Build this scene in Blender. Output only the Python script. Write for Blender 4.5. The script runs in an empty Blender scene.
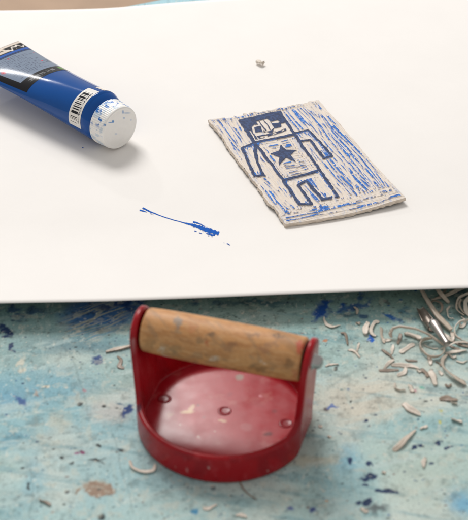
import bpy, math, random
import numpy as np
random.seed(7)
rng = np.random.default_rng(11)
scene = bpy.context.scene
COL = scene.collection

# ------------------------------------------------------------------ camera
F, EL, D = 1500.0, math.radians(36.0), 1.0
cam_pos = np.array([0, -math.cos(EL) * D, math.sin(EL) * D])
fw = np.array([0, math.cos(EL), -math.sin(EL)])
rt = np.array([1.0, 0, 0])
up = np.cross(rt, fw)
cd = bpy.data.cameras.new('camera')
cam = bpy.data.objects.new('camera', cd)
COL.objects.link(cam)
cam.location = cam_pos
cam.rotation_euler = (math.pi / 2 - EL, 0, 0)
cd.sensor_fit = 'HORIZONTAL'
cd.sensor_width = 36
cd.lens = 36 * F / 468
cd.clip_start, cd.clip_end = 0.01, 100
cd.dof.use_dof = True
cd.dof.focus_distance = 1.085
cd.dof.aperture_fstop = 15.5
cd.dof.aperture_blades = 0
scene.camera = cam


def at(x, y, z=0.0):
    """point of the plane at height z seen at photo position x, y"""
    d = fw * F + rt * (x - 234) + up * (260 - y)
    return cam_pos + (z - cam_pos[2]) / d[2] * d


def topx(P):
    v = np.asarray(P) - cam_pos
    w = v @ fw
    return 234 + F * (v @ rt) / w, 260 - F * (v @ up) / w


def lin(r, g, b, k=1.0):
    f = lambda c: (c / 12.92 if c <= .04045 else ((c + .055) / 1.055) ** 2.4)
    return np.array([f(r / 255), f(g / 255), f(b / 255)]) * k


# ------------------------------------------------------------------ noise
def vnoise(x, y, seed=0):
    xi = np.floor(x).astype(np.int64)
    yi = np.floor(y).astype(np.int64)
    fx, fy = x - xi, y - yi
    fx = fx * fx * fx * (fx * (fx * 6 - 15) + 10)
    fy = fy * fy * fy * (fy * (fy * 6 - 15) + 10)

    def h(i, j):
        n = (i * 374761393 + j * 668265263 + seed * 974634777) & 0x7fffffff
        n = ((n ^ (n >> 13)) * 1274126177) & 0x7fffffff
        n = ((n ^ (n >> 16)) * 668265263) & 0x7fffffff
        return ((n ^ (n >> 15)) & 0xffffff) / float(0xffffff)
    a, b, c, d = h(xi, yi), h(xi + 1, yi), h(xi, yi + 1), h(xi + 1, yi + 1)
    return (a * (1 - fx) + b * fx) * (1 - fy) + (c * (1 - fx) + d * fx) * fy


def fbm(x, y, seed=0, octv=4, gain=.5):
    s, a, t = 0, 1.0, 0
    for o in range(octv):
        s = s + a * vnoise(x * 2 ** o + 17.3 * o, y * 2 ** o - 9.1 * o, seed + o)
        t += a
        a *= gain
    return s / t


def sstep(a, b, x):
    t = np.clip((x - a) / (b - a), 0, 1)
    return t * t * (3 - 2 * t)


def mix(A, B, m):
    m = np.asarray(m)[..., None]
    return A * (1 - m) + np.asarray(B) * m


# ------------------------------------------------------------------ mesh helpers
def link(name, verts, faces, mat=None, parent=None, origin=None, colors=None, smooth=True):
    verts = np.asarray(verts, dtype=np.float64).reshape(-1, 3)
    if parent is not None:
        o0 = np.array(parent.get('base', (0, 0, 0)))
    elif origin is not None:
        o0 = np.asarray(origin, dtype=float)
    else:
        o0 = np.zeros(3)
    me = bpy.data.meshes.new(name)
    me.from_pydata((verts - o0).tolist(), [], faces)
    if colors is not None:
        c = np.asarray(colors).reshape(-1, 3)
        ca = me.color_attributes.new('Col', 'FLOAT_COLOR', 'POINT')
        ca.data.foreach_set('color', np.concatenate([c, np.ones((len(c), 1))], 1).astype(np.float32).ravel())
    me.update()
    me.polygons.foreach_set('use_smooth', [smooth] * len(me.polygons))
    if mat:
        me.materials.append(mat)
    o = bpy.data.objects.new(name, me)
    COL.objects.link(o)
    if parent is not None:
        o.parent = parent
    else:
        o.location = o0
    return o


def grid_faces(n, m, wrap_m=False, wrap_n=False, flip=False):
    f = []
    for i in range(n if wrap_n else n - 1):
        i2 = (i + 1) % n
        for j in range(m if wrap_m else m - 1):
            j2 = (j + 1) % m
            q = (i * m + j, i2 * m + j, i2 * m + j2, i * m + j2)
            f.append(q[::-1] if flip else q)
    return f


def root(name, loc):
    o = bpy.data.objects.new(name, None)
    o.empty_display_size = .01
    COL.objects.link(o)
    o.location = loc
    o['base'] = [float(c) for c in loc]
    return o


def tag(o, label, cat, group=None):
    o['label'] = label
    o['category'] = cat
    if group:
        o['group'] = group
    return o


def catmull(P, n):
    P = np.asarray(P, float)
    if len(P) == 2:
        t = np.linspace(0, 1, n)[:, None]
        return P[0] * (1 - t) + P[1] * t
    Q = np.vstack([2 * P[0] - P[1], P, 2 * P[-1] - P[-2]])
    seg = len(P) - 1
    out = []
    for u in np.linspace(0, seg - 1e-6, n):
        i = int(u)
        t = u - i
        a, b, c, d = Q[i:i + 4]
        out.append(.5 * (2 * b + (c - a) * t + (2 * a - 5 * b + 4 * c - d) * t * t + (3 * b - a - 3 * c + d) * t ** 3))
    return np.array(out)


# ------------------------------------------------------------------ materials
def material(name, color=None, rough=.6, noise=0.0, nscale=300, bump=0.0, bscale=600, coat=0.0,
             metal=0.0, spec=.5, rough_var=0.0, sss=0.0):
    m = bpy.data.materials.new(name)
    m.use_nodes = True
    nt = m.node_tree
    b = nt.nodes['Principled BSDF']
    b.inputs['Roughness'].default_value = rough
    b.inputs['Metallic'].default_value = metal
    b.inputs['Coat Weight'].default_value = coat
    b.inputs['Coat Roughness'].default_value = .12
    b.inputs['Specular IOR Level'].default_value = spec
    if sss:
        b.inputs['Subsurface Weight'].default_value = sss
        b.inputs['Subsurface Radius'].default_value = (.002, .0015, .001)
    tc = nt.nodes.new('ShaderNodeTexCoord')
    if color is None:
        src = nt.nodes.new('ShaderNodeVertexColor')
        src.layer_name = 'Col'
        out = src.outputs['Color']
    else:
        src = nt.nodes.new('ShaderNodeRGB')
        src.outputs[0].default_value = (*color, 1)
        out = src.outputs[0]
    if noise:
        n = nt.nodes.new('ShaderNodeTexNoise')
        n.inputs['Scale'].default_value = nscale
        n.inputs['Detail'].default_value = 5
        n.inputs['Roughness'].default_value = .6
        nt.links.new(tc.outputs['Object'], n.inputs['Vector'])
        r = nt.nodes.new('ShaderNodeMapRange')
        r.inputs['From Min'].default_value = .25
        r.inputs['From Max'].default_value = .75
        r.inputs['To Min'].default_value = 1 - noise
        r.inputs['To Max'].default_value = 1 + noise
        nt.links.new(n.outputs['Fac'], r.inputs['Value'])
        mx = nt.nodes.new('ShaderNodeVectorMath')
        mx.operation = 'SCALE'
        nt.links.new(out, mx.inputs[0])
        nt.links.new(r.outputs[0], mx.inputs['Scale'])
        out = mx.outputs[0]
    nt.links.new(out, b.inputs['Base Color'])
    if rough_var:
        n = nt.nodes.new('ShaderNodeTexNoise')
        n.inputs['Scale'].default_value = nscale * .4
        n.inputs['Detail'].default_value = 6
        nt.links.new(tc.outputs['Object'], n.inputs['Vector'])
        r = nt.nodes.new('ShaderNodeMapRange')
        r.inputs['From Min'].default_value = .3
        r.inputs['From Max'].default_value = .7
        r.inputs['To Min'].default_value = max(0, rough - rough_var)
        r.inputs['To Max'].default_value = rough + rough_var
        nt.links.new(n.outputs['Fac'], r.inputs['Value'])
        nt.links.new(r.outputs[0], b.inputs['Roughness'])
    if bump:
        n = nt.nodes.new('ShaderNodeTexNoise')
        n.inputs['Scale'].default_value = bscale
        n.inputs['Detail'].default_value = 4
        nt.links.new(tc.outputs['Object'], n.inputs['Vector'])
        bp = nt.nodes.new('ShaderNodeBump')
        bp.inputs['Strength'].default_value = 1
        bp.inputs['Distance'].default_value = bump
        nt.links.new(n.outputs['Fac'], bp.inputs['Height'])
        nt.links.new(bp.outputs[0], b.inputs['Normal'])
    return m


M = dict(
    table=material('painted_wood', None, .62, .2, 900, .0002, 700, rough_var=.1, spec=.22),
    paper=material('white_paper', (.855, .826, .797), .75, .014, 24, .00005, 900, spec=.2),
    ink=material('blue_ink', tuple(lin(0, 86, 178)), .6, .25, 300, spec=.1),
    lino=material('carved_lino', None, .62, .07, 700, .00004, 1500, spec=.35),
    red=material('red_enamel', None, .27, .05, 200, .00003, 350, coat=.0, rough_var=.07, spec=.27),
    wood=material('handle_wood', None, .5, .10, 500, .00006, 900, spec=.35),
    bolt=material('bolt_zinc', (.42, .40, .39), .14, .1, 300, metal=1.0),
    steel=material('steel', (.40, .37, .35), .38, .1, 300, metal=1.0),
    darksteel=material('dark_steel', (.26, .22, .19), .38, .3, 500, metal=.8),
    tube=material('blue_plastic', None, .11, .03, 100, .00004, 60, coat=0, spec=.3),
    cap=material('white_plastic', None, .38, .03, 300, spec=.5, sss=.1),
    label=material('printed_film', None, .16, .02, 300, spec=.3),
    floor=material('floor_tan', tuple(lin(176, 150, 128)), .5, .25, 6),
)

# ------------------------------------------------------------------ floor
fl = link('floor', [(-6, -4, -.75), (6, -4, -.75), (6, 8, -.75), (-6, 8, -.75)], [(0, 1, 2, 3)], M['floor'], smooth=False)
fl['kind'] = 'structure'

# ------------------------------------------------------------------ table top
E0, E1 = at(128, 7), at(168, -1)


def far_edge(x):
    return E0[1] + (x - E0[0]) / (E1[0] - E0[0]) * (E1[1] - E0[1])


def build_table():
    xd = np.arange(-.155, .1551, .0005)
    xs = np.concatenate([np.linspace(-.9, -.16, 30), xd, np.linspace(.16, .9, 30)])
    y0 = at(234, 270)[1]
    yd = np.arange(at(234, 535)[1], y0, .0006)
    yn = np.concatenate([np.linspace(-.7, yd[0] - .004, 24), yd])
    tt = np.linspace(0, 1, 50)[1:]
    X, Y = np.meshgrid(xs, np.concatenate([yn, tt * 0]))
    fe = far_edge(xs)
    for k, t in enumerate(tt):
        Y[len(yn) + k] = yn[-1] + (fe - yn[-1]) * t
    n, m = X.shape
    P = np.stack([X, Y, X * 0], -1)
    px, py = topx(P)
    # ---- colours
    w = fbm(X * 9, Y * 9, 3) - .5
    w2 = fbm(X * 9 + 40, Y * 9, 5) - .5
    u, v = X + .05 * w, Y + .05 * w2
    C = np.zeros((n, m, 3)) + lin(172, 200, 198)
    big = fbm(u * 14, v * 14, 21, 5)
    C = mix(C, lin(140, 182, 190), sstep(.48, .74, big) * .85)
    C = mix(C, lin(200, 210, 202), sstep(.50, .74, fbm(u * 18 + 7, v * 22, 33, 5)) * .9)
    C = mix(C, lin(156, 176, 166), sstep(.52, .76, fbm(u * 22 - 7, v * 26, 44, 5)) * .6)
    dp = sstep(395, 300, py)            # deeper green blue paint, with the sheet's soft shadow painted in
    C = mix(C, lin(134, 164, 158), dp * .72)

    C = mix(C, lin(92, 130, 134), sstep(375, 300, py) * sstep(170, 40, px) * .5)  # left end darkened further, widening the painted shadow of the sheet
    C = mix(C, lin(104, 130, 120), sstep(325, 292, py) * .45)  # darkest next to the sheet edge, part of the same painted shadow
    wx = 16 * (fbm(X * 60, Y * 60, 8, 4) - .5)
    wy = 16 * (fbm(X * 60 + 31, Y * 60, 9, 4) - .5)

    hx = 7 * (fbm(X * 330, Y * 330, 108, 3) - .5)
    hy = 6 * (fbm(X * 330 + 31, Y * 330, 109, 3) - .5)

    def patch(cx, cy, rx, ry, col, amt=1.0, soft=.5, ang=0, rag=1.0, gate=None):
        nonlocal C
        a = math.radians(ang)
        hk = min(1, max(rx, ry) / 5)
        dx, dy = px - cx + rag * wx + hk * hx, py - cy + rag * wy + hk * hy
        q = np.sqrt(((dx * math.cos(a) + dy * math.sin(a)) / rx) ** 2 + ((-dx * math.sin(a) + dy * math.cos(a)) / ry) ** 2)
        k = sstep(1 + soft, 1 - soft, q) * amt
        if gate is not None:
            k = k * gate
        C = mix(C, col, k)
    cream, navy, blue = lin(208, 202, 186), lin(14, 42, 88), lin(18, 78, 150)
    fine = fbm(X * 260, Y * 260, 12, 4)
    mid = fbm(X * 110, Y * 110, 13, 4)
    g1 = sstep(.42, .58, mid)
    patch(30, 385, 60, 18, lin(108, 160, 178), .6, .8)
    patch(5, 400, 30, 14, lin(104, 160, 184), .7, .8)
    patch(85, 342, 46, 9, lin(74, 118, 134), .7, .8)
    patch(22, 352, 26, 9, lin(100, 140, 146), .5, .8)
    patch(355, 398, 52, 24, cream, .85, .7, -12)
    patch(400, 408, 60, 8, cream, .5, .8, -8)
    patch(385, 470, 60, 28, lin(182, 200, 190), .7, .8)
    patch(440, 470, 40, 40, lin(178, 194, 184), .6, .8)
    patch(345, 480, 30, 26, lin(140, 184, 194), .6, .8)
    patch(467, 505, 14, 12, lin(96, 164, 200), .75, .8)
    patch(350, 460, 12, 14, lin(128, 178, 196), .7, .7)
    patch(425, 425, 50, 10, lin(142, 182, 186), .6, .8)
    patch(60, 440, 26, 14, lin(196, 200, 190), .7, .8)
    patch(62, 418, 10, 8, lin(200, 196, 176), .6, .7)
    patch(112, 412, 20, 9, lin(196, 190, 182), .75, .6)
    patch(10, 438, 16, 5, lin(104, 158, 176), .8, .6, -20)
    patch(34, 478, 9, 18, lin(140, 186, 200), .6, .7)
    patch(230, 500, 90, 16, lin(172, 196, 192), .6, .8)
    patch(120, 470, 60, 40, lin(168, 196, 198), .5, .9)
    patch(326, 440, 14, 30, lin(158, 186, 186), .5, .8)
    patch(318, 462, 26, 6, lin(186, 176, 150), .6, .7, -10)
    # brushed streaks
    st = fbm(X * 22 + Y * 40, Y * 190 - X * 60, 55, 4)
    C = mix(C, lin(190, 208, 204), sstep(.56, .74, st) * .55 * (1 - dp * .5))
    C = mix(C, lin(116, 158, 166), sstep(.58, .8, fbm(X * 24 - Y * 30 + 9, Y * 200 + X * 50, 56, 4)) * .5)
    st3 = fbm(X * 300 + Y * 60, Y * 50 - X * 30, 57, 3)
    C = mix(C, lin(170, 190, 184), sstep(.62, .8, st3) * .35)
    # blue and navy paint
    lines = np.abs(fbm(X * 70 - Y * 60 + wx * .06, Y * 300 - X * 170 + wy * .1, 61, 3) - .5)
    patch(100, 314, 38, 16, lin(36, 92, 156), .85, .35, -8)
    patch(96, 319, 34, 16, lin(168, 172, 160), .9, .4, -22, gate=sstep(.13, .08, lines))
    patch(122, 304, 22, 6, lin(24, 66, 128), .9, .4, gate=g1)
    patch(20, 309, 26, 9, lin(30, 66, 112), .8, .5, gate=g1)
    patch(6, 332, 9, 4, navy, .95, .35, 30)
    patch(12, 347, 3, 2.5, navy, .95, .35)
    patch(94, 359, 6, 3.5, lin(26, 62, 120), .95, .4)
    patch(20, 402, 8, 2.6, lin(24, 66, 140), .8, .5, 40)
    patch(128, 410, 9, 5, lin(10, 58, 124), .97, .3, -30)
    patch(120, 403, 4, 2, lin(40, 90, 120), .8, .4)
    patch(322, 309, 15, 8, lin(10, 70, 150), .95, .4, -50, gate=sstep(.3, .5, mid))
    patch(332, 300, 8, 9, lin(16, 76, 150), .95, .4, gate=g1)
    patch(350, 303, 22, 2.4, lin(28, 78, 140), .8, .5, -14)
    patch(346, 312, 10, 4, lin(40, 70, 90), .7, .5)
    patch(360, 315, 5, 3, lin(28, 66, 110), .8, .4)
    patch(391, 320, 9, 2.5, lin(24, 92, 170), .9, .4, 38)
    patch(367, 337, 4, 3, lin(16, 96, 190), 1, .3)
    patch(404, 312, 5, 4, lin(40, 100, 130), .7, .5)
    patch(412, 300, 26, 9, lin(120, 148, 138), .5, .8)
    patch(464, 300, 12, 16, lin(24, 60, 74), .8, .7)
    patch(258, 302, 34, 3, lin(60, 96, 110), .8, .5)
    patch(195, 304, 26, 3.5, lin(44, 84, 116), .8, .5, gate=g1)
    for cx, cy, rx, ry, a in ((369, 477.5, 8, 3, -10), (365, 487, 3.4, 1.8, 0), (383, 492, 8, 2.6, 5), (393, 491, 5, 2.4, 0),
                              (351, 461.5, 2.4, 3.2, 0), (369.5, 464.5, 3.6, 1.6, 10), (438, 443, 2.6, 2.4, 0),
                              (449, 447, 5, 1.4, -18), (414, 448.5, 3, 1.5, 0), (420, 446.5, 2.4, 1.4, 0), (366, 502, 4.5, 2, -20),
                              (358, 503, 2.4, 1.6, 0), (366.5, 420, 2.2, 1.4, 0)):
        patch(cx, cy, rx * 1.1, ry * 1.1, lin(10, 40, 84), .97, .25, a, .35)
    patch(378, 506, 11, 4, lin(84, 92, 96), .85, .5, 0, .6)
    patch(326, 409, 3, 2.2, lin(88, 70, 70), .85, .4, 0, .3)
    patch(332.5, 407, 5, 1.6, lin(50, 90, 168), .85, .4, 0, .3)
    patch(440, 423, 2, 2, lin(200, 196, 80), .85, .4, 0, .3)
    patch(442, 410, 2, 1.2, lin(190, 190, 70), .8, .4, 0, .3)
    patch(421, 389, 3, 1.6, lin(110, 176, 160), .9, .4, 0, .3)
    patch(414, 391, 2.4, 1.4, lin(206, 120, 140), .9, .4, 0, .3)
    patch(327, 501, 2.4, 1, lin(214, 150, 84), .8, .4, 0, .3)
    patch(386, 301, 3, 2, lin(70, 60, 70), .6, .5)
    patch(323, 340, 3, 1.4, lin(196, 120, 70), .8, .4, 0, .3)
    patch(83, 451, 3, 2, lin(128, 40, 92), .95, .35, 0, .35)
    patch(77, 453, 3, 1.6, lin(142, 60, 110), .9, .35, 0, .35)
    for cx, cy, rx, ry, a in ((97, 459.8, 7, 1.2, -6), (100, 462, 4, .9, 30), (120, 449.5, 2.8, 2, 0), (115, 452, 1.4, 1.2, 0),
                              (71, 462.5, 2.4, 1.2, -30), (98, 445, 2.6, 1, 0), (80, 404.5, 2.6, 1.6, 0), (62, 457, 2, 1, 0),
                              (102, 517, 4, 3, -60), (67, 492, 2, 2, 0), (29, 486, 1.6, 3, 0), (23, 468.5, 1.6, 1.2, 0),
                              (335, 368, 2, 2, 0), (351, 402, 1, 1, 0), (197, 376, 2, 1, 0)):
        patch(cx, cy, rx * 1.1, ry * 1.15, lin(34, 38, 40), .95, .3, a, .3)
    patch(98, 489.5, 13, 7.5, lin(150, 124, 104), .95, .14, -4, .8)
    patch(98, 489.5, 9, 5, lin(134, 108, 90), .5, .6, -4, .8, gate=g1)
    patch(79, 492, 4, 1.8, lin(146, 122, 100), .9, .3, -50, .4)
    patch(20, 362, 4, 5, lin(206, 204, 188), .9, .35, 20, .4)
    patch(23, 370, 4, 2.4, lin(206, 204, 188), .9, .35, 0, .4)
    patch(46, 387, 4, 1.6, lin(214, 206, 186), .9, .35, 0, .4)
    patch(36, 394, 3.4, 1.6, lin(150, 120, 110), .8, .4, 40, .3)
    patch(83, 390, 2.6, 1.6, lin(176, 120, 130), .8, .4, 0, .3)
    patch(196, 511, 4, 3, lin(30, 130, 176), .9, .4, 0, .4)
    patch(313, 511, 4, 3, lin(50, 62, 130), .9, .4, 0, .4)
    patch(291, 509, 3, 2, lin(70, 80, 150), .8, .4, 0, .4)
    patch(214, 488, 2.4, 2, lin(90, 104, 110), .8, .4, 0, .3)
    # long hair cracks
    for pts in (((68, 350), (76, 372), (88, 410)), ((112, 432), (122, 470), (134, 512)), ((328, 388), (352, 372), (372, 366)),
                ((30, 470), (34, 492), (30, 515))):
        pts = catmull([(a, b) for a, b in pts], 24)
        dmin = np.full(px.shape, 1e9)
        for a, b in pts:
            dmin = np.minimum(dmin, np.hypot(px - a + .3 * wx, (py - b + .3 * wy) * .6))
        C = mix(C, lin(84, 104, 104), sstep(1.8, .5, dmin) * .26)
    C = mix(C, lin(168, 208, 220), sstep(200, 100, py) * .9)
    # random droplets and specks
    pal = [lin(24, 50, 88), lin(42, 48, 48), lin(26, 82, 140), lin(206, 202, 188), lin(120, 90, 84), lin(70, 110, 116), lin(196, 206, 196)]
    R = np.random.default_rng(5)
    for k in range(950):
        cx, cy = R.uniform(-15, 483), R.uniform(285, 530)
        near = (cx < 330 and cy < 380) or R.random() < .5
        r = R.uniform(.3, .85) * (1.6 if R.random() < .1 else 1)
        ci = R.choice(7, p=[.24, .24, .1, .16, .08, .12, .06])
        jx = np.searchsorted(xs, at(cx - 5, cy)[0]), np.searchsorted(xs, at(cx + 5, cy)[0])
        iy = np.searchsorted(yn, at(cx, cy + 5)[1]), np.searchsorted(yn, at(cx, cy - 5)[1])
        s_ = np.s_[iy[0]:iy[1] + 1, jx[0]:jx[1] + 1]
        q = np.hypot((px[s_] - cx) / (r * R.uniform(.8, 2)), (py[s_] - cy) / (r * .8))
        q = q + .6 * (fine[s_] - .5) * 2
        C[s_] = mix(C[s_], pal[ci], sstep(1.5, .7, q) * R.uniform(.5, .95))
    # grime
    C = C * (1 - .24 * sstep(.55, .8, fine) - .10 * sstep(.5, .75, mid))[..., None]
    grit = vnoise(X * 900, Y * 700, 81) * .6 + vnoise(X * 430, Y * 400, 82) * .4
    C = C * (1 - .42 * sstep(.70, .86, grit) * (.45 + .55 * dp))[..., None]
    C = mix(C, lin(214, 216, 204), sstep(.74, .9, vnoise(X * 800 + 5, Y * 620, 83) * .6 + vnoise(X * 380, Y * 330, 84) * .4) * .5)
    peel = sstep(.66, .74, fbm(X * 180 + 3, Y * 180, 71, 4))
    C = mix(C, lin(196, 198, 184), peel * .35)
    P[..., 2] = .00025 * (mid - .5) * (py > 270)
    return P.reshape(-1, 3), grid_faces(n, m), C


tb = root('work_table', (0, 0, 0))
tag(tb, 'old worktable with a scuffed turquoise painted top spattered with blue paint', 'table')
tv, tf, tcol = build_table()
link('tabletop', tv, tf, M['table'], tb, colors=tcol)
# board edge along the far side
xs = np.linspace(-.9, .9, 2)
ev = [(x, far_edge(x) + d, z) for z in (-.0003, -.03) for x in xs for d in (-.004, .002)]
link('edge_board', ev, [(0, 2, 3, 1), (1, 3, 7, 5), (5, 7, 6, 4), (4, 6, 2, 0), (0, 1, 5, 4), (3, 2, 6, 7)],
     material('edge_paint', tuple(lin(150, 184, 190)), .55, .2, 60), tb, smooth=False)


# ------------------------------------------------------------------ paper sheet
ZB, ZF = .0035, .0155
fr = np.array([(-420, 312), (-250, 308), (-80, 305), (0, 303), (100, 301.2), (200, 297.6), (350, 291.2), (468, 287.6), (560, 285.5), (700, 282), (860, 279)])
bk = np.array([(-420, 18), (-250, 15), (-60, 11.5), (0, 10.6), (50, 10), (87, 9), (109, 8.3), (147, 5), (180, 2), (225, -1), (350, -9), (468, -17), (860, -44)])
NX, NY = 160, 90
sx = np.linspace(-420, 860, NX)
fy = np.interp(sx, fr[:, 0], fr[:, 1])
by = np.interp(sx, bk[:, 0], bk[:, 1])
k5 = np.ones(5) / 5
by = np.convolve(np.pad(by, 2, 'edge'), k5, 'valid')
fy = np.convolve(np.pad(fy, 2, 'edge'), k5, 'valid')
PV = np.zeros((NY, NX, 3))


def paper_z(t):
    return ZB + (ZF - ZB) * np.clip((t - .76) / .24, 0, 1) ** 1.6


for i in range(NX):
    a, b = at(sx[i], by[i], ZB), at(sx[i], fy[i], ZF)
    for j in range(NY):
        t = j / (NY - 1)
        p = a * (1 - t) + b * t
        p[2] = paper_z(t)
        PV[j, i] = p
PV[..., 2] += .0007 * (fbm(PV[..., 0] * 9, PV[..., 1] * 9, 91, 2) - .5) * np.linspace(.25, 1, NY)[:, None]
n2 = NX * NY
top = PV.reshape(-1, 3)
bot = top - np.array([0, 0, .0003])
fc = grid_faces(NY, NX, flip=True)
fcs = [tuple(reversed(f)) for f in fc]
if True:
    fc_top = fcs if False else fc
nrm = np.cross(top[fc[0][1]] - top[fc[0][0]], top[fc[0][2]] - top[fc[0][0]])
if nrm[2] < 0:
    fc = fcs
allf = list(fc) + [tuple(i + n2 for i in reversed(f)) for f in fc]
ring = [i for i in range(NX)] + [j * NX + NX - 1 for j in range(1, NY)] + [(NY - 1) * NX + i for i in range(NX - 2, -1, -1)] + [j * NX for j in range(NY - 2, 0, -1)]
for a, b in zip(ring, ring[1:] + ring[:1]):
    allf.append((a, b, b + n2, a + n2))
paper = link('paper_sheet', np.vstack([top, bot]), allf, M['paper'])
tag(paper, 'large blank white sheet of paper, its front edge lifting off the table', 'paper')


# ------------------------------------------------------------------ ink smear on the paper
def smear(parent):
    V, Fc = [], []
    zz = ZB + .00075 + .0003
    lay = [0]
    flat = PV.reshape(-1, 3)

    def on_sheet(p):
        d = (flat[:, 0] - p[0]) ** 2 + (flat[:, 1] - p[1]) ** 2
        k = np.argpartition(d, 5)[:5]
        w = 1 / (d[k] + 1e-7)
        return (float(p[0]), float(p[1]), float((flat[k, 2] * w).sum() / w.sum()) + .00013 + .00003 * lay[0])

    def ribbon(pts, widths, n=40, rag=.25):
        pts = catmull(pts, n)
        ws = np.interp(np.linspace(0, 1, n), np.linspace(0, 1, len(widths)), widths)
        base = len(V)
        for k in range(n):
            t = pts[min(k + 1, n - 1)] - pts[max(k - 1, 0)]
            t = t / np.linalg.norm(t)
            nn = np.array([-t[1], t[0]])
            wl = ws[k] * (1 + rag * random.uniform(-1, 1))
            wr = ws[k] * (1 + rag * random.uniform(-1, 1))
            for s, q in ((1, wl), (-1, wr)):
                p = pts[k] + s * nn * q * .5
                V.append(on_sheet(at(p[0], p[1], zz - .0003)))
        lay[0] += 1
        for k in range(n - 1):
            Fc.append((base + 2 * k, base + 2 * k + 1, base + 2 * k + 3, base + 2 * k + 2))
    ribbon([(142.5, 207.3), (150, 211), (165, 216.8), (182, 221.8), (196, 225.5)], [2.0, 1.5, 1.0, .8, 1.0, 2.6])
    ribbon([(183, 222.3), (195, 225.4), (206, 229.6), (219, 234)], [.9, 2.6, 4.2, 5.2, 4.0], 60, .3)
    ribbon([(193, 221.5), (199, 223.2), (205, 226.4)], [1.6, 1.2, .5], 16, .4)
    ribbon([(139.6, 209.6), (142, 210.3), (147, 211.6)], [1.6, 1.4, .4], 12, .4)
    ribbon([(206, 233.6), (211, 235.4), (215, 236.2)], [.6, 2.0, .5], 14, .6)
    ribbon([(194.5, 231.2), (197, 231.8)], [1.0, .4], 6, .4)
    ribbon([(199, 233.3), (202, 234)], [.7, .5], 6, .4)
    ribbon([(226.8, 245.6), (229, 246.8), (230, 248)], [.5, 1.0, .3], 8, .5)
    ribbon([(150, 213), (153.5, 214.3)], [.4, .2], 6, .4)
    main = (list(V), list(Fc))
    for (x, y, r) in ((208.6, 236.8, .5), (203, 231.8, .35), (212, 237.8, .4), (82.8, 147.2, .7), (224, 244.6, .3)):
        V, Fc = [], []
        b = 0
        for k in range(9):
            a = k / 9 * 2 * math.pi
            q = r * random.uniform(.7, 1.2)
            V.append(on_sheet(at(x + q * math.cos(a) * 1.2, y + q * math.sin(a) * .8, zz - .0003)))
        Fc.append(tuple(range(b + 8, b - 1, -1)))
        link('ink_speck', V, Fc, M['ink'], parent, smooth=False)
    return link('ink_smear', *main, M['ink'], parent, smooth=False)


paper['base'] = [0, 0, 0]
smear(paper)

# ------------------------------------------------------------------ carved lino block
ZT = ZB + .0042


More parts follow.
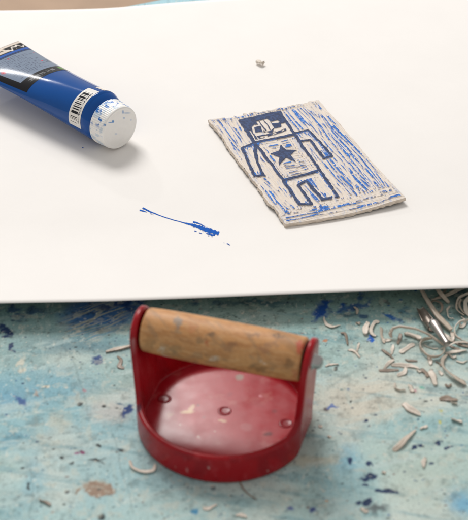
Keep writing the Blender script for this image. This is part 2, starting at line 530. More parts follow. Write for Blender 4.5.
def build_lino():
    cor = [at(208.5, 119.5, ZT), at(318.5, 99, ZT), at(405.5, 198.5, ZT), at(284.5, 223.5, ZT)]   # TL TR BR BL
    TL, TR, BR, BL = [c[:2] for c in cor]
    W_, L_ = 96, 157
    NU, NV = 384, 600
    us, vs = np.linspace(0, 1, NU), np.linspace(0, 1, NV)
    U, V = np.meshgrid(us, vs)               # V=0 top
    # ragged cut edges
    el = .022 * (fbm(vs * 9, vs * 0, 5, 4) - .5) + .007 * sstep(.5, .7, fbm(vs * 22, vs * 0, 6, 2)) + .006 * (fbm(vs * 80, vs * 0, 16, 2) - .5)
    er = .012 * (fbm(vs * 7 + 5, vs * 0, 7, 4) - .5)
    et = .012 * (fbm(us * 8, us * 0, 8, 4) - .5) + .010 * sstep(.6, .5, np.abs(fbm(us * 10, us * 0, 18, 2) - .5) * 4)
    eb = .004 * (fbm(us * 6, us * 0, 9, 3) - .5) + .018 * np.sin(us * math.pi)
    Ud = U + el[:, None] * (1 - U) ** 4 + er[:, None] * U ** 4
    Vd = V + et[None, :] * (1 - V) ** 8 + eb[None, :] * V ** 6
    XY = ((TL * (1 - Ud)[..., None] + TR * Ud[..., None]) * (1 - Vd)[..., None]
          + (BL * (1 - Ud)[..., None] + BR * Ud[..., None]) * Vd[..., None])
    P3 = np.concatenate([XY, np.full(U.shape + (1,), ZT)], -1)
    px, py = topx(P3)
    mm = XY * 1000.0
    H = np.ones(U.shape)
    longd = (BL - TL) / np.linalg.norm(BL - TL)
    wid = (TR - TL) / np.linalg.norm(TR - TL)

    def carve(a, b, w, depth, bend=0.0, tip=.35):
        """one gouge cut from a to b (mm), w wide"""
        nonlocal H
        a, b = np.asarray(a), np.asarray(b)
        lo, hi = np.minimum(a, b) - w - 2, np.maximum(a, b) + w + 2
        msk = (mm[..., 0] > lo[0]) & (mm[..., 0] < hi[0]) & (mm[..., 1] > lo[1]) & (mm[..., 1] < hi[1])
        if not msk.any():
            return
        rows = np.where(msk.any(1))[0]
        cols = np.where(msk.any(0))[0]
        s_ = np.s_[rows[0]:rows[-1] + 1, cols[0]:cols[-1] + 1]
        q = mm[s_]
        L = np.linalg.norm(b - a)
        t = (b - a) / max(L, 1e-6)
        nn = np.array([-t[1], t[0]])
        al = (q - a) @ t / max(L, 1e-6)
        la = (q - a) @ nn - bend * np.sin(np.clip(al, 0, 1) * math.pi)
        ww = w * np.clip(np.minimum((al + .02) / tip, (1.02 - al) / (tip * .5)), 0, 1) ** .6
        g = np.where(ww > .05, 1 - (la / np.maximum(ww, .05)) ** 2, 0)
        g = np.where((al > -.02) & (al < 1.02), np.clip(g, 0, 1), 0)
        H[s_] = np.minimum(H[s_], 1 - depth * np.sqrt(g))

    def carve_px(a, b, wpx, depth=.8, bend=0.0, tip=.3):
        carve(at(*a, ZT)[:2] * 1000, at(*b, ZT)[:2] * 1000, wpx, depth, bend, tip)

    R = np.random.default_rng(4)
    tl = TL * 1000
    # background: rows of gouge cuts that follow the long side
    x = -1.0
    while x < 98:
        y = R.uniform(-3, 8) if x < 70 else -R.uniform(0, 20)
        yend = R.uniform(131, 139)
        while y < yend:
            fx, fy_ = x / 94, y / 155
            dense = math.exp(-((fx - .84) / .17) ** 2 - ((fy_ - .66) / .27) ** 2) + .75 * math.exp(-((fx - .88) / .12) ** 2 - ((fy_ - .2) / .2) ** 2)
            ln = R.uniform(16, 44)
            ln = min(ln, max(4, yend - y))
            w = R.uniform(.66, 1.22) * (1 - .46 * min(dense, 1))
            o = R.normal(0, .42)
            an = R.normal(0, .04) + .22 * (float(fbm(np.array(x * .03), np.array(y * .03), 151, 2)) - .5)
            a = tl + wid * (x + o) + longd * y
            b = a + longd * ln + wid * ln * an
            carve(a, b, w, R.uniform(.55, 1.0), R.normal(0, .6), R.uniform(.15, .4))
            y += ln * R.uniform(.72, .98)
        x += 1.78
    # side frame cuts along the top edge, bottom strip and lower right hatching
    for k in range(22):
        y = R.uniform(0, 8.5)
        x = R.uniform(-5, 75)
        a = tl + wid * x + longd * y
        carve(a, a + wid * R.uniform(14, 34) + longd * R.normal(0, .5), R.uniform(.6, 1.0), R.uniform(.6, .9), R.normal(0, .2))
    for k in range(92):
        y = R.uniform(135.5, 160)
        x = R.uniform(-6, 92)
        a = tl + wid * x + longd * (y - x * .02)
        carve(a, a + wid * R.uniform(12, 34) + longd * R.normal(0, .8), R.uniform(.7, 1.3), R.uniform(.6, .9), R.normal(0, .3))

    # keep-out for the robot: erase the background inside it, then draw it
    mm0 = mm
    mm = mm0 + np.stack([fbm(mm0[..., 0] * .16, mm0[..., 1] * .16, 141, 3) - .5, fbm(mm0[..., 0] * .16 + 40, mm0[..., 1] * .16, 142, 3) - .5], -1) * 1.3

    def poly(pts):
        pts = np.array([at(a, b, ZT)[:2] * 1000 for a, b in pts])
        ins = np.zeros(U.shape, bool)
        j = len(pts) - 1
        for i in range(len(pts)):
            xi, yi = pts[i]
            xj, yj = pts[j]
            c = ((yi > mm[..., 1]) != (yj > mm[..., 1])) & (mm[..., 0] < (xj - xi) * (mm[..., 1] - yi) / (yj - yi + 1e-12) + xi)
            ins ^= c
            j = i
        return ins

    def line_d(pts, closed=False):
        pts = [at(a, b, ZT)[:2] * 1000 for a, b in pts]
        if closed:
            pts = pts + pts[:1]
        d = np.full(U.shape, 1e9)
        for a, b in zip(pts, pts[1:]):
            ab = b - a
            t = np.clip(((mm - a) @ ab) / (ab @ ab), 0, 1)
            d = np.minimum(d, np.linalg.norm(mm - a - t[..., None] * ab, axis=-1))
        return d
    jit = .75 * (fbm(mm[..., 0] * .35, mm[..., 1] * .35, 31, 3) - .5) * 2
    head = [(239.5, 120), (279.3, 111.2), (294.8, 134.2), (254.5, 142)]
    body = [(255, 142.5), (294.3, 134), (319.7, 170.2), (283.4, 179.8)]
    larm = [(255.3, 142.2), (242.6, 147.8), (247, 160), (253.6, 176.4), (263.8, 175.6), (258, 163), (255.2, 151.5)]
    rarm = [(295, 133.2), (308, 129.6), (320, 142), (331.5, 155.3), (324.3, 158), (315, 146.5), (309.8, 139.4), (298.6, 141)]
    lleg = [(283.4, 180), (291, 191.5), (299.4, 204.2), (311.4, 204.2), (305.5, 195), (298.2, 184.9), (305.9, 181), (313, 188), (322.8, 199.2), (337.8, 196.6), (331, 186), (319.7, 170.2)]
    star = [(280.6, 145.6), (285.3, 150.4), (294.6, 150.4), (289.4, 154.4), (294, 160.8), (285.9, 157.2), (279.2, 163.4), (279.6, 156.8), (272.2, 153.4), (279.3, 151.2)]
    star = [(283 + 1.18 * (a - 283), 154.3 + 1.18 * (b - 154.3)) for a, b in star]
    inside = poly(head) | poly(body) | poly(larm) | poly(rarm) | poly(lleg)
    halo = np.minimum.reduce([line_d(q, True) for q in (head, body, larm, rarm, lleg)])
    H[inside] = 1.0
    # a clean gouged margin around the figure
    mg = np.clip(1 - ((halo - 1.9) / 1.0) ** 2, 0, 1)
    H = np.where(~inside, np.minimum(H, 1 - .75 * np.sqrt(mg) * (vnoise(mm[..., 0] * .25, mm[..., 1] * .25, 3) > .12)), H)
    keep = np.zeros(U.shape)
    # head carving (E coordinates: 7.8 px per photo pixel from 235,105)
    e = lambda a, b: (235 + a / 7.8, 105 + b / 7.8)
    rough_floor = .30 + .3 * fbm(mm[..., 0] * .8, mm[..., 1] * .8, 61, 3)

    def cut(*pts):
        H[poly([e(*p) for p in pts])] = -1

    def leave(*pts):
        H[poly([e(*p) for p in pts])] = 1
    cut((126, 168), (150, 153), (186, 150), (216, 168), (224, 214), (246, 206), (256, 216), (162, 240), (142, 216))
    cut((165, 128), (200, 117), (250, 106), (270, 118), (302, 176), (272, 202), (236, 208), (204, 172))
    cut((278, 130), (330, 116), (348, 130), (340, 140), (292, 144))
    cut((300, 180), (364, 168), (372, 186), (296, 204))
    cut((358, 145), (396, 136), (424, 160), (454, 216), (422, 228), (404, 186), (370, 188))
    cut((150, 226), (260, 206), (300, 204), (404, 172), (414, 204), (312, 240), (186, 270))
    cut((148, 262), (190, 264), (310, 236), (410, 202), (444, 212), (448, 229), (300, 262), (166, 281))
    cut((94, 206), (118, 196), (150, 240), (168, 281), (150, 282))
    leave((150, 172), (204, 161), (214, 206), (160, 216))
    leave((300, 147), (352, 139), (360, 170), (312, 179))
    leave((170, 241), (262, 224), (300, 216), (398, 182), (406, 198), (310, 230), (192, 260))
    leave((256, 206), (284, 196), (294, 212), (264, 220))
    leave((184, 126), (190, 124), (248, 196), (240, 200))
    leave((220, 116), (226, 114), (280, 188), (272, 192))
    leave((110, 208), (116, 206), (152, 262), (146, 266))
    cut((192, 244), (250, 234), (252, 246), (202, 254))
    cut((288, 222), (318, 212), (322, 224), (294, 231))
    cut((362, 197), (384, 189), (388, 198), (368, 206))
    H = np.where(H < 0, rough_floor, H)
    # body carving
    bq = [np.array(q) for q in body]

    def inbody(u_, v_):
        return tuple((bq[0] * (1 - u_) + bq[1] * u_) * (1 - v_) + (bq[3] * (1 - u_) + bq[2] * u_) * v_)
    for v_ in (.035, .075, .125, .655, .70, .75, .80, .85, .90, .95, .18, .60):
        for q in range(2):
            u0 = R.uniform(.03, .12) if q == 0 else R.uniform(.4, .55)
            u1 = R.uniform(.5, .7) if q == 0 else .96
            carve_px(inbody(u0, v_ + R.normal(0, .008)), inbody(u1, v_ + R.normal(0, .012)), R.uniform(.95, 1.4), R.uniform(.6, .95), R.normal(0, .2), .12)
    for u0 in (.05, .10, .16, .22, .80, .86, .92, .97):
        carve_px(inbody(u0, R.uniform(.02, .08)), inbody(u0 + R.normal(0, .012), R.uniform(.5, .62)), R.uniform(.75, 1.1), .8, 0, .12)
        carve_px(inbody(u0, R.uniform(.5, .56)), inbody(u0 + R.normal(0, .012), R.uniform(.9, .97)), R.uniform(.7, 1.1), .8, 0, .12)
    for k in range(34):
        a0 = R.uniform(0, 2 * math.pi)
        u0, v0 = .5 + R.uniform(-.24, .24), .38 + R.uniform(-.2, .22)
        carve_px(inbody(u0 - .14, v0), inbody(u0 + .14, v0 + R.normal(0, .04)), R.uniform(.8, 1.3), R.uniform(.6, .9), 0, .15)
    sd = line_d(star, True)
    si = poly(star)
    H = np.where((~si) & (sd < 1.7) & poly(body), np.minimum(H, .35 + .3 * np.abs(sd - .9)), H)
    H[si] = 1.0
    # arms and legs: cuts along each limb
    for (a, b, w0, cnt) in (((249, 147), (257, 173), 2.6, 16), ((302, 135.5), (326, 154.5), 2.2, 16), ((291, 182), (304, 202), 3.0, 18), ((314, 176), (330, 196), 3.2, 20), ((288, 181), (316, 174), 2.2, 13)):
        a, b = np.array(a), np.array(b)
        t = (b - a) / np.linalg.norm(b - a)
        nn = np.array([-t[1], t[0]])
        for k in range(cnt):
            o = R.uniform(-w0, w0)
            f0, f1 = R.uniform(-.02, .35), R.uniform(.6, 1.02)
            carve_px(a + (b - a) * f0 + nn * o, a + (b - a) * f1 + nn * o, R.uniform(.8, 1.15), R.uniform(.6, .9), R.normal(0, .2), .15)
    limb = poly(larm) | poly(rarm) | poly(lleg)
    rid = fbm((mm @ wid) * .9, (mm @ longd) * .07, 63, 3)
    inner = limb & (halo > 1.5 + .7 * jit)
    H = np.where(inner, np.minimum(H, np.where(rid > .565, .97, .35 + .8 * np.abs(rid - .45))), H)
    # raised outlines
    for q, wd, cl in ((head, 1.20, True), (body, 1.20, True), (larm, 1.10, True), (rarm, 1.10, True), (lleg, 1.20, True)):
        k = line_d(q, cl) < wd + jit * .55
        H[k] = 1.0
        keep[k] = 1
    keep[si] = 1
    keep[poly(head) & (H > .9)] = 1
    # lower right: letters-like short cross hatching left by the gouge
    for k in range(46):
        c = np.array((R.uniform(330, 398), R.uniform(186, 210)))
        if (c[1] > 223 - (c[0] - 284) * .205) or (c[0] - 318) * 1.02 + 99 > c[1] + 4:
            continue
        if R.random() < .6:
            carve_px(c, c + np.array((R.uniform(4, 12), -R.uniform(1, 2.6))), R.uniform(.5, .8), .8)
        else:
            carve_px(c, c + np.array((R.uniform(1, 4), R.uniform(3, 6))), R.uniform(.5, .8), .8)
    # crumbling border: ground lower near the cut edges
    edge = np.minimum.reduce([U * W_, (1 - U) * W_, V * L_, (1 - V) * L_])
    bord = sstep(3.4, .6, edge + 2.2 * (fbm(U * 30, V * 45, 77, 3) - .5))
    H = np.minimum(H, 1 - .75 * bord * (.55 + .45 * vnoise(U * 60, V * 100, 14)))
    inkn = fbm(mm[..., 0] * .9, mm[..., 1] * .9, 41, 3)
    inkL = fbm((mm @ wid) * 1.3, (mm @ longd) * .09, 43, 3)
    ink = sstep(.84, .90, H) * np.clip(sstep(.24, .30, inkn) * sstep(.25, .31, inkL) + keep + poly(body), 0, 1)
    base = np.zeros(U.shape + (3,)) + lin(229, 218, 206)
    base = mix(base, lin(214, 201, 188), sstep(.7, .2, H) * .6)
    base = mix(base, lin(220, 210, 200), sstep(.45, .7, fbm(mm[..., 0] * .12, mm[..., 1] * .12, 51, 3)) * .6)
    base = mix(base, lin(150, 170, 206), sstep(.62, .8, fbm((mm @ wid) * 1.0, (mm @ longd) * .12, 53, 3)) * .45)
    inkc = mix(np.zeros(U.shape + (3,)) + lin(24, 116, 204), lin(22, 88, 170), sstep(.4, .65, inkn))
    navyc = mix(np.zeros(U.shape + (3,)) + lin(22, 42, 82), lin(40, 66, 112), sstep(.42, .66, inkn))
    ic = mix(inkc, navyc, keep)
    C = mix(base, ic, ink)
    # sheet is slightly warped: right front corner and left edge lift
    lift = .0016 * sstep(.55, 1.0, U) * sstep(.72, 1.0, V) + .0008 * sstep(.15, 0, U) * np.sin(V * 9) ** 2
    Z = ZT + (H - 1) * .0011 + lift
    P3[..., 2] = Z
    # bottom surface and skirt
    rim = [(0, i) for i in range(NU)] + [(j, NU - 1) for j in range(1, NV)] + [(NV - 1, i) for i in range(NU - 2, -1, -1)] + [(j, 0) for j in range(NV - 2, 0, -1)]
    verts = P3.reshape(-1, 3).tolist()
    cols = C.reshape(-1, 3).tolist()
    faces = grid_faces(NV, NU, flip=False)
    a, b, c = [np.array(verts[k]) for k in faces[0][:3]]
    if np.cross(b - a, c - a)[2] < 0:
        faces = [f[::-1] for f in faces]
    ctr = XY.mean((0, 1))
    prev = [j * NU + i for j, i in rim]
    nr = len(rim)
    lv = np.array([lift[j, i] for j, i in rim])
    for lev in (.28, .6, 1.0):
        st = len(verts)
        for k, (j, i) in enumerate(rim):
            p = P3[j, i].copy()
            z1 = ZB + .0007 + lv[k] * .9
            p[2] = p[2] * (1 - lev) + z1 * lev
            nz = vnoise(np.array(k * .09), np.array(lev * 7.), 3) - .5
            p[:2] += (p[:2] - ctr) / np.linalg.norm(p[:2] - ctr) * (.0011 * nz + .0003 * math.sin(lev * math.pi))
            verts.append(p.tolist())
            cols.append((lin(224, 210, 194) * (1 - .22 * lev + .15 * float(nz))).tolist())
        cur = [st + k for k in range(nr)]
        for k in range(nr):
            k2 = (k + 1) % nr
            faces.append((prev[k], cur[k], cur[k2], prev[k2]))
        prev = cur
    faces.append(tuple(prev))
    o = link('lino_block', verts, faces, M['lino'], origin=(*ctr, ZB + .0007), colors=cols)
    tag(o, 'carved beige lino block with an inked robot bearing a star, lying on the white paper', 'lino block')


build_lino()


# ------------------------------------------------------------------ red hand press
def build_baren():
    ctr = at(224.6, 411.5, .0085)
    c = np.array([ctr[0], ctr[1], 0])
    b0, b1 = at(163.5, 399, .0085), at(286.5, 424, .0085)
    ang = math.atan2(b1[1] - b0[1], b1[0] - b0[0])
    ca, sa = math.cos(ang), math.sin(ang)
    r0 = root('print_baren', c)
    r0['base'] = c.tolist()
    tag(r0, 'red metal dish shaped baren with a worn wooden handle bolted between its ears', 'baren')
    R, T, ZFL, ZA = .0503, .0040, .0085, .0586
    HL = .0192
    FL = 1.15
    XE = .965 * R * (1 + FL * (ZA - .016))

    def wr(a):
        q = abs(math.cos(a))
        return min(R, .965 * R / max(q, 1e-6))

    def hh(a):
        y = abs(R * math.sin(a))
        rr = .0135
        if y < rr:
            return ZA + math.sqrt(rr * rr - y * y) * .95
        yb, dk = (.0152, 3.6) if math.sin(a) < 0 else (.0205, 2.0)
        if y < yb:
            t = (y - rr) / (yb - rr)
            return ZA + (0.0275 - ZA) * t ** .9
        t = (y - yb) / .012
        return HL + (0.0275 - HL) * math.exp(-t * dk)
    N = 560
    prof_n = None
    V, Cc = [], []
    red = lin(160, 8, 22)
    for i in range(N):
        a = 2 * math.pi * i / N
        ro = wr(a)
        ri = ro - T
        h = hh(a)
        pr = [(ri * q, ZFL) for q in (0.001, .15, .3, .45, .6, .72, .82, .9, .95)]
        pr += [(ri - .0016, ZFL), (ri - .0005, ZFL + .0005), (ri, ZFL + .0018)]
        for q in np.linspace(.12, 1, 12):
            pr.append((ri + .0006 * q, ZFL + .0018 + (h - .0012 - ZFL - .0018) * q))
        pr += [(ri + .0009, h - .0003), (ri + T * .45, h), (ro - .0006, h - .0004)]
        for q in np.linspace(0, .93, 12):
            pr.append((ro + .0004 * math.sin(q * 3), (h - .0012) * (1 - q)))
        pr += [(ro - .0008, .0004), (ro - .003, 0), (.001, 0)]
        for (r, z) in pr:
            r *= 1 + FL * max(0, z - .016)
            x, y = r * math.cos(a), r * math.sin(a)
            V.append((c[0] + x * ca - y * sa, c[1] + x * sa + y * ca, z))
        prof_n = len(pr)
    V = np.array(V)
    px, py = topx(V)
    C = np.zeros((len(V), 3)) + red
    isfl = (np.abs(V[:, 2] - ZFL) < 1e-5)

    def spot(cx, cy, rx, ry, col, amt, only=None):
        nonlocal C
        q = np.hypot((px - cx) / rx, (py - cy) / ry)
        k = sstep(1.3, .6, q) * amt
        if only is not None:
            k = k * only
        C = mix(C, col, k)
    g = fbm(V[:, 0] * 120, V[:, 1] * 120 + V[:, 2] * 90, 4, 4)
    C = mix(C, lin(120, 12, 24), sstep(.45, .7, g) * .5)
    C = mix(C, lin(176, 60, 66), sstep(.62, .8, fbm(V[:, 0] * 300, V[:, 1] * 300 + V[:, 2] * 200, 6, 3)) * .35)
    spot(133, 345, 3, 5, lin(206, 180, 176), .7)
    spot(138, 361, 3, 3, lin(170, 70, 76), .5)
    spot(139, 408, 2.5, 5, lin(40, 44, 60), .8)
    Rr = np.random.default_rng(9)
    for k in range(60):
        spot(Rr.uniform(130, 318), Rr.uniform(305, 478), Rr.uniform(.4, 1.1), Rr.uniform(.4, 1.2), [lin(196, 130, 124), lin(84, 10, 18), lin(200, 190, 184)][k % 3], Rr.uniform(.4, .9))
    spot(187, 470, 1.5, 2.5, lin(190, 120, 120), .6)
    o = link('dish', V, grid_faces(N, prof_n, wrap_n=True), M['red'], r0, colors=C)
    # floor plate carries the scuffs, on a finer grid
    NA, NR = 200, 70
    V = []
    for i in range(NA):
        a = 2 * math.pi * i / NA
        for j in range(NR):
            r = (wr(a) - T - .0002) * (j / (NR - 1)) + 1e-5
            x, y = r * math.cos(a), r * math.sin(a)
            z = ZFL + .0004 - (.0004 if j == NR - 1 else 0)
            V.append((c[0] + x * ca - y * sa, c[1] + x * sa + y * ca, z))
    V = np.array(V)
    px, py = topx(V)
    C = np.zeros((len(V), 3)) + lin(156, 10, 26)
    g = fbm(V[:, 0] * 60, V[:, 1] * 60, 14, 5)
    C = mix(C, lin(172, 48, 56), sstep(.4, .7, g) * .55)
    C = mix(C, lin(186, 120, 110), sstep(.6, .9, fbm(V[:, 0] * 110, V[:, 1] * 150, 15, 5)) * .35)
    wx = 5 * (fbm(V[:, 0] * 200, V[:, 1] * 200, 16, 3) - .5)
    wy = 5 * (fbm(V[:, 0] * 200 + 9, V[:, 1] * 200, 17, 3) - .5)
    pxo, pyo = px, py
    px, py = px + wx, py + wy
    for s in ((188, 411, 7, 2, lin(206, 178, 130), .8), (192, 408, 3, 3, lin(210, 184, 140), .7), (221, 421, 4, 1.4, lin(210, 178, 140), .7),
              (240, 378, 4, 3, lin(150, 130, 116), .9), (198, 404, 2, 1.4, lin(120, 30, 30), .8), (204, 417, 2, 1.4, lin(120, 30, 30), .7),
              (268, 435, 4, 2, lin(96, 10, 12), .9), (274, 411, 3, 2, lin(120, 20, 30), .7), (197, 437, 1.6, 1.6, lin(226, 200, 190), .7),
              (261, 396, 1.6, 1.4, lin(220, 150, 160), .7), (247, 427, 6, 4, lin(170, 110, 110), .4), (170, 415, 4, 3, lin(190, 150, 120), .4),
              (215, 432, 1, 1, lin(210, 190, 180), .8), (180, 425, 1, 1, lin(215, 190, 180), .8), (230, 394, 4, 2.4, lin(150, 30, 44), .7)):
        spot(*s)
    fcs = grid_faces(NA, NR, wrap_n=True)
    link('floor_plate', V, fcs, M['plate'], r0, colors=C)
    # raised bosses
    for q in (-1, 0, 1):
        lx = q * .0365
        bv, bf = [], []
        rings = ((0, .0001), (.0014, .0001), (.0022, .00012), (.0027, .00025), (.0031, .0006), (.0035, .00065), (.0039, .0003), (.0042, -.0002))
        for k in range(40):
            a = 2 * math.pi * k / 40
            for (r, z) in rings:
                r = max(r, 1e-5)
                x, y = lx + r * math.cos(a), r * math.sin(a)
                bv.append((c[0] + x * ca - y * sa, c[1] + x * sa + y * ca, ZFL + .0004 + z * .5))
        link('boss', bv, grid_faces(40, len(rings), wrap_n=True), M['plate'], r0, colors=np.zeros((len(bv), 3)) + lin(132, 12, 26))
    # handle
    HLn = XE - T - .0006
    NL, NA = 320, 150
    V = []
    for i in range(NL):
        t = -1 + 2 * i / (NL - 1)
        r = .01335 - .0009 * abs(t) ** 3
        e_ = (1 - abs(t)) * HLn
        if e_ < .0016:
            r -= .0016 - math.sqrt(max(0, .0016 ** 2 - (.0016 - e_) ** 2))
        for j in range(NA):
            a = 2 * math.pi * j / NA
            x, y, z = t * HLn, r * math.cos(a), ZA + r * math.sin(a)
            V.append((c[0] + x * ca - y * sa, c[1] + x * sa + y * ca, z))
    cap0 = len(V)
    for t in (-1, 1):
        V.append((c[0] + t * HLn * ca, c[1] + t * HLn * sa, ZA))
    V = np.array(V)
    I = np.repeat(np.arange(NL), NA) / NL
    J = np.tile(np.arange(NA), NL) / NA
    I, J = np.append(I, [0, 1]), np.append(J, [0, 0])
    cj, sj = np.cos(J * 2 * math.pi), np.sin(J * 2 * math.pi)
    px, py = topx(V)
    grain = fbm(I * 9 + cj * 2, J * 46 + .6 * np.sin(I * 9), 3, 4)
    grain2 = fbm(I * 24, J * 120, 5, 3)
    C = np.zeros((len(V), 3)) + lin(200, 146, 94)
    C = mix(C, lin(176, 120, 72), sstep(.42, .66, grain) * .6)
    C = mix(C, lin(214, 170, 124), sstep(.5, .72, grain2) * .4)
    dirt = fbm(cj * 2.5 + I * 10, sj * 2.5 + I * 3, 9, 5)
    C = mix(C, lin(150, 112, 76), sstep(.54, .76, dirt) * .5)
    C = mix(C, lin(110, 104, 90), sstep(.60, .72, fbm(cj * 3 + I * 18, sj * 3, 19, 4)) * .3)
    wx = 9 * (fbm(I * 40, J * 40, 26, 3) - .5)
    wy = 9 * (fbm(I * 40 + 9, J * 40, 27, 3) - .5)
    px, py = px + wx, py + wy
    for s in ((177, 322, 3, 7, lin(112, 124, 126), .6), (176, 331, 5, 3, lin(130, 118, 100), .5), (200, 340, 5, 4, lin(130, 108, 80), .5),
              (254, 335, 6, 2, lin(126, 104, 88), .5), (272, 344, 8, 3, lin(150, 118, 98), .45), (301, 347, 4, 7, lin(184, 62, 46), .7), (280, 336, 6, 2, lin(90, 74, 60), .7),
              (207, 345, 2.4, 2.6, lin(176, 84, 48), .6), (210, 335, 4, 2, lin(96, 84, 70), .6), (288, 364, 5, 6, lin(120, 84, 50), .5),
              (165, 357, 7, 1.6, lin(206, 184, 168), .8), (162, 350, 3, 2, lin(206, 190, 170), .6), (215, 358, 5, 1.4, lin(208, 190, 172), .7), (261.5, 361, 2.4, 1.3, lin(222, 208, 196), .9),
              (258, 368, 10, 3, lin(116, 88, 58), .5), (230, 372, 16, 4, lin(98, 66, 40), .6), (150, 343, 5, 8, lin(150, 108, 66), .5), (295, 375, 3, 5, lin(170, 60, 40), .4),
              (232, 346, 8, 4, lin(128, 92, 70), .5), (192, 328, 6, 4, lin(196, 130, 90), .5), (264, 350, 5, 4, lin(176, 120, 84), .5), (176, 349, 7, 4, lin(136, 110, 76), .45)):
        spot(*s)
    fcs = grid_faces(NL, NA, wrap_m=True, flip=True)
    for j in range(NA):
        fcs.append((cap0, j, (j + 1) % NA))
        fcs.append((cap0 + 1, (NL - 1) * NA + (j + 1) % NA, (NL - 1) * NA + j))
    link('handle', V, fcs, M['wood'], r0, colors=C)
    # bolts
    for s in (-1, 1):
        V = []
        x0 = s * XE
        rings = ((-.001, .0046), (.0005, .0046), (.0009, .0043), (.0012, .0040), (.0040, .0039), (.0054, .0033), (.0061, .0022), (.0064, .0007))
        for k in range(32):
            a = 2 * math.pi * k / 32
            for (d, r) in rings:
                x, y, z = x0 + s * d * (.9 if s > 0 else .3), r * math.cos(a), ZA + r * math.sin(a)
                V.append((c[0] + x * ca - y * sa, c[1] + x * sa + y * ca, z))
        link('bolt', V, grid_faces(32, len(rings), wrap_n=True, flip=(s > 0)), M['bolt'], r0)


M['plate'] = material('red_enamel_worn', None, .19, .05, 250, .00001, 300, rough_var=.05, spec=.22)
build_baren()


